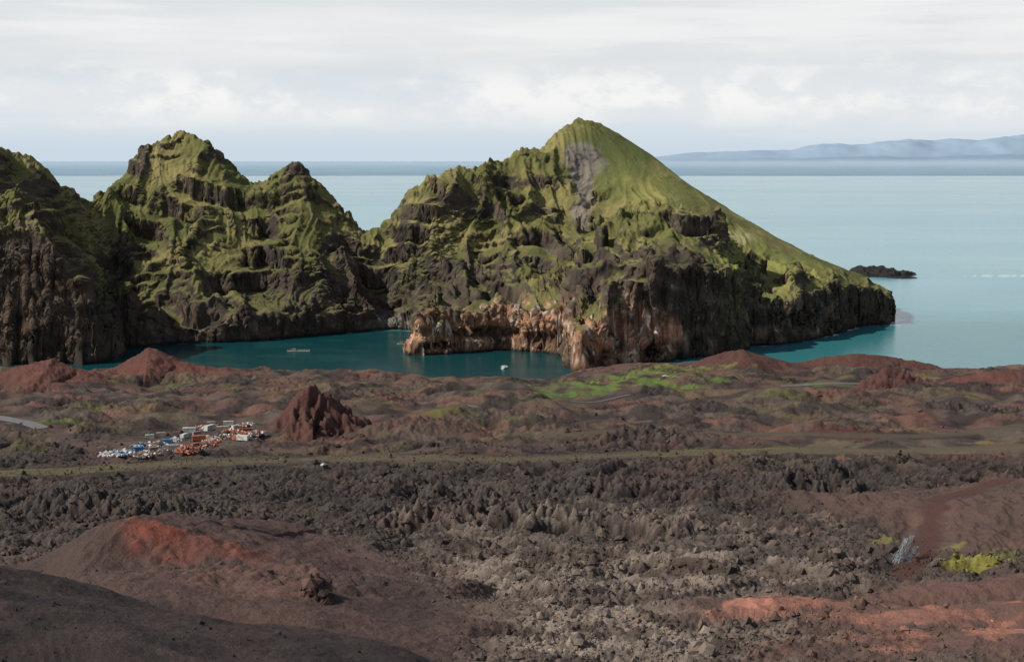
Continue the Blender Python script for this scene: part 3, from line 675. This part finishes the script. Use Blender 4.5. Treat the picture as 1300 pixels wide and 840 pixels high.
def raft(u,v,L_,Wd,mt,name,label,cat):
    x,y=sea_pt(u,v); e=empty(name,(x,y,0),.05,label,cat)
    mesh_obj('deck',*boxes([(0,0,.45,L_,Wd,.5)]+[(L_*(i/6-.5)*.95,0,.1,.8,Wd*.95,.8) for i in range(7)]),mt,e)
    mesh_obj('railing',*boxes([(L_*(i/8-.5)*.98,sy*Wd*.48,1.2,.12,.12,1.1) for i in range(9) for sy in(-1,1)]+[(0,sy*Wd*.48,1.7,L_,.1,.1) for sy in(-1,1)]),G_,e)
    mesh_obj('hut',*boxes([(-L_*.2,0,1.6,3,Wd*.5,1.8),(-L_*.2,0,2.55,3.3,Wd*.58,.12)]),paint('grey_board',(.25,.25,.24)),e)
raft(379,446,20,4,paint('weathered_timber',(.3,.28,.24)),'raft','grey timber work raft moored in the harbour','raft')
raft(514,437,15,3,paint('yellow_green_plastic',(.35,.38,.08)),'pontoon','yellow green floating pontoon near small beach','pontoon')
def bars(lst,r):
    bl=[]
    for a,b_ in lst:
        a=Vector(a);b_=Vector(b_);dv_=b_-a;R=dv_.to_track_quat('Z','Y').to_matrix(); c_=(a+b_)/2
        bl.append((c_.x,c_.y,c_.z,r,r,dv_.length,R))
    return boxes(bl)
x,y,z=at(1148,712)
e=empty('steel_wreckage',(x,y,z),.2,'tangled grey steel lattice wreckage leaning on cinder ground','wreckage')
ST=paint('galvanised_steel',(.30,.33,.37),.45,.2)
for k,(ox,tx,th_) in enumerate(((-3.2,.8,6.5),(-1.2,2.2,7.5),(1.5,3.2,4.5))):
    o=Vector((ox,(k-1)*.9,0)); tp=Vector((tx,(1-k)*.8,th_))
    lst=[]
    for sx,sy in((-.6,-.6),(.6,-.6),(.6,.6),(-.6,.6)): lst.append((o+Vector((sx,sy,0)),tp+Vector((sx*.5,sy*.5,0))))
    for i in range(5):
        t=i/5;t2=(i+1)/5; q=[o.lerp(tp,t)+Vector((sx,sy,0)) for sx,sy in((-.6,-.6),(.6,-.6),(.6,.6),(-.6,.6))]; q2=[o.lerp(tp,t2)+Vector((sx,sy,0))*.8 for sx,sy in((-.6,-.6),(.6,-.6),(.6,.6),(-.6,.6))]
        for j in range(4): lst.append((q[j],q2[(j+1)%4]))
    mesh_obj('lattice_frame',*bars(lst,.08),ST,e)
mesh_obj('loose_bars',*bars([((random.uniform(-4,4),random.uniform(-2,2),.1),(random.uniform(-4,4),random.uniform(-2,2),random.uniform(.3,3.5))) for _ in range(24)],.09),ST,e)
def rockmass(u,v,L_,Wd,hh,name,label):
    x,y=sea_pt(u,v); xx=np.linspace(-L_*.7,L_*.7,110); yy=np.linspace(-Wd*.8,Wd*.8,50); A,B=np.meshgrid(xx,yy)
    r=np.hypot(A/(L_/2),B/(Wd/2))+.35*fbm(A/25+u,B/25,3,151)
    Zk=hh*(ss(1.05,.6,r)*(.6+.35*fbm(A/14+u,B/14,4,153)+.3*np.exp(-((A+L_*.1)/(L_*.25))**2)))*1.2-.8*ss(.7,1.1,r)
    c_=np.broadcast_to(np.array([.022,.021,.020]),A.shape+(3,)).copy()
    ob=grid_mesh(name,A+x,B+y,Zk,c_); ob.data.materials.append(terrain_mat('dark_wet_rock',[(.3,.5),(1.5,.3)],.8,1,.3)); ob['label']=label; ob['category']='rock'
rockmass(1112,349,98,85,10,'rocky_islet','low black rocky islet in pale sea'); rockmass(1148,353,50,20,2.5,'rocky_islet','flat black rock reef beside the islet')
# loose lava blocks (uncountable)
t=(1+5**.5)/2
iv=np.array([(-1,t,0),(1,t,0),(-1,-t,0),(1,-t,0),(0,-1,t),(0,1,t),(0,-1,-t),(0,1,-t),(t,0,-1),(t,0,1),(-t,0,-1),(-t,0,1)])/1.9
ifc=np.array([(0,11,5),(0,5,1),(0,1,7),(0,7,10),(0,10,11),(1,5,9),(5,11,4),(11,10,2),(10,7,6),(7,1,8),(3,9,4),(3,4,2),(3,2,6),(3,6,8),(3,8,9),(4,9,5),(2,4,11),(6,2,10),(8,6,7),(9,8,1)])
n=45000
Dp=np.exp(RNG.uniform(math.log(120),math.log(860),n*3)); sx=RNG.uniform(-.42,.42,n*3)
ci=np.searchsorted(us,sx).clip(0,ncol-1); ri=np.searchsorted(Dn,Dp).clip(0,len(Dn)-1)
soft=np.clip(cm['red']+cm['red2']+cm['dark']+cm['mound']+cm['cone'],0,1)[ri,ci]
wgt=.07+lava[ri,ci]*(1-soft)*.9
keep=RNG.rand(n*3)<wgt; ci=ci[keep][:n]; ri=ri[keep][:n]; soft=soft[keep][:n]
sz=.2+RNG.pareto(2.7,len(ci))*.25; sz=np.minimum(sz,1.5)*(1-.7*soft)
# broken angular blocks along the outcrop beside the red cone
kr,kc=np.where(cm['crag']>.3)
pk=RNG.randint(0,len(kr),90); ri=np.concatenate([ri,kr[pk]]); ci=np.concatenate([ci,kc[pk]]); sz=np.concatenate([sz,RNG.uniform(.5,1.7,90)])
n=len(ci)
V=iv[None]*(1+RNG.uniform(-.38,.38,(n,12,1)))*sz[:,None,None]*RNG.uniform(.6,1.3,(n,1,3))
V=V+np.stack([NX[ri,ci],NY[ri,ci],NZ[ri,ci]+.1*sz],-1)[:,None,:]
V=V.reshape(-1,3); Fq=(ifc[None]+np.arange(n)[:,None,None]*12).reshape(-1,3)
me=bpy.data.meshes.new('lava_rubble'); me.vertices.add(len(V)); me.vertices.foreach_set('co',V.astype(np.float32).ravel())
me.loops.add(Fq.size); me.loops.foreach_set('vertex_index',Fq.ravel().astype(np.int32)); me.polygons.add(len(Fq)); me.polygons.foreach_set('loop_start',np.arange(0,Fq.size,3,dtype=np.int32))
me.polygons.foreach_set('use_smooth',np.zeros(len(Fq),bool)); me.update(calc_edges=True)
ca=me.color_attributes.new('Col','FLOAT_COLOR','POINT'); cc=np.ones((n,12,4),np.float32)
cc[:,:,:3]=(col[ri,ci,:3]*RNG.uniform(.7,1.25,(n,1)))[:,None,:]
ca.data.foreach_set('color',cc.ravel())
ob=bpy.data.objects.new('lava_rubble',me); bpy.context.scene.collection.objects.link(ob); me.materials.append(terrain_mat('lava_block_rock',[(1.,.5),(4,.3)],.7,.4,.3))
ob['kind']='stuff'; ob['label']='loose dark lava blocks strewn over ground'; ob['category']='rocks'
# ---------------------------------------------------------------- LIGHT, WORLD, CAMERA
SUN_EL=math.radians(42); to_sun=Vector((-.90,-.27,0)).normalized()*math.cos(SUN_EL)+Vector((0,0,math.sin(SUN_EL)))
ld=bpy.data.lights.new('sun','SUN'); ld.energy=4.9; ld.angle=math.radians(.8); ld.color=(1,.94,.84)
lo=bpy.data.objects.new('sun',ld); bpy.context.scene.collection.objects.link(lo); lo.rotation_euler=to_sun.to_track_quat('Z','Y').to_euler(); lo.location=(0,0,900)
w=bpy.data.worlds.new('World'); bpy.context.scene.world=w; w.use_nodes=True; nt=w.node_tree; N=nt.nodes; L=nt.links
bg=N['Background']; out=N['World Output']
sky=N.new('ShaderNodeTexSky'); sky.sky_type='NISHITA'; sky.sun_disc=False; sky.sun_elevation=SUN_EL; sky.sun_rotation=math.atan2(to_sun.x,to_sun.y)
L.new(sky.outputs[0],bg.inputs[0]); bg.inputs[1].default_value=.08
tc=N.new('ShaderNodeTexCoord'); sep=N.new('ShaderNodeSeparateXYZ'); L.new(tc.outputs['Generated'],sep.inputs[0])
def noise(sc,scale,det=8,ro=.6,off=0):
    mp=N.new('ShaderNodeMapping'); mp.inputs['Scale'].default_value=sc; mp.inputs['Location'].default_value=(off,off*.5,off)
    L.new(tc.outputs['Generated'],mp.inputs[0]); no=N.new('ShaderNodeTexNoise'); no.inputs['Scale'].default_value=scale; no.inputs['Detail'].default_value=det; no.inputs['Roughness'].default_value=ro
    L.new(mp.outputs[0],no.inputs['Vector']); return no
def rng_(node,a,b,c=0,d=1):
    m_=N.new('ShaderNodeMapRange'); m_.interpolation_type='SMOOTHSTEP'
    for k,v_ in(('From Min',a),('From Max',b),('To Min',c),('To Max',d)): m_.inputs[k].default_value=v_
    L.new(node,m_.inputs['Value']); return m_.outputs[0]
def mixc(f,a,b):
    m_=N.new('ShaderNodeMix'); m_.data_type='RGBA'
    L.new(f,m_.inputs[0])
    for k,v_ in((6,a),(7,b)):
        if isinstance(v_,tuple): m_.inputs[k].default_value=v_+(1,)
        else: L.new(v_,m_.inputs[k])
    return m_.outputs[2]
def mul(a,b):
    m_=N.new('ShaderNodeMath'); m_.operation='MULTIPLY'; L.new(a,m_.inputs[0])
    if isinstance(b,float): m_.inputs[1].default_value=b
    else: L.new(b,m_.inputs[1])
    return m_.outputs[0]
nA_=noise((1.0,1.0,16),1.6,8,.52); nB_=noise((4,4,11),2.0,10,.56,3.1); nC_=noise((5,5,9),4.5,10,.58,7.3); nD_=noise((2,2,22),2.2,8,.55,5.7)
z_=sep.outputs[2]
c0=mixc(rng_(z_,.0,.03),(.59,.69,.78),(.70,.76,.81))
c1=mixc(mul(rng_(nD_.outputs[0],.42,.6),rng_(z_,.004,.02,0,.6)),c0,(.76,.80,.83))
c1=mixc(mul(rng_(nB_.outputs[0],.34,.54),rng_(z_,.012,.032)),c1,(.78,.805,.825))
c1=mixc(mul(mul(rng_(nC_.outputs[0],.40,.58),rng_(nB_.outputs[0],.40,.52)),rng_(z_,.016,.04,0,.95)),c1,(.92,.92,.91))
c2=mixc(rng_(z_,.055,.078,0,.85),c1,(.81,.82,.83))
c3=mixc(mul(rng_(nA_.outputs[0],.42,.60),rng_(z_,.045,.07,0,.7)),c2,(.69,.73,.76))
c4=mixc(mul(rng_(nD_.outputs[0],.46,.62),rng_(z_,.05,.08,0,.7)),c3,(.89,.89,.89))
bg2=N.new('ShaderNodeBackground'); L.new(c4,bg2.inputs[0]); bg2.inputs[1].default_value=1
mx=N.new('ShaderNodeMixShader'); L.new(rng_(z_,.14,.4,0,.92),mx.inputs[0]); L.new(bg2.outputs[0],mx.inputs[1]); L.new(bg.outputs[0],mx.inputs[2]); L.new(mx.outputs[0],out.inputs[0])
cd=bpy.data.cameras.new('camera'); cam=bpy.data.objects.new('camera',cd); bpy.context.scene.collection.objects.link(cam)
cam.location=(0,0,H); cam.rotation_euler=(math.pi/2-PITCH,0,0); cd.sensor_width=36; cd.lens=F/1300*36; cd.clip_start=1; cd.clip_end=120000
bpy.context.scene.camera=cam
sc_=bpy.context.scene; sc_.view_settings.view_transform='Standard'; sc_.view_settings.look='None'; sc_.view_settings.exposure=0
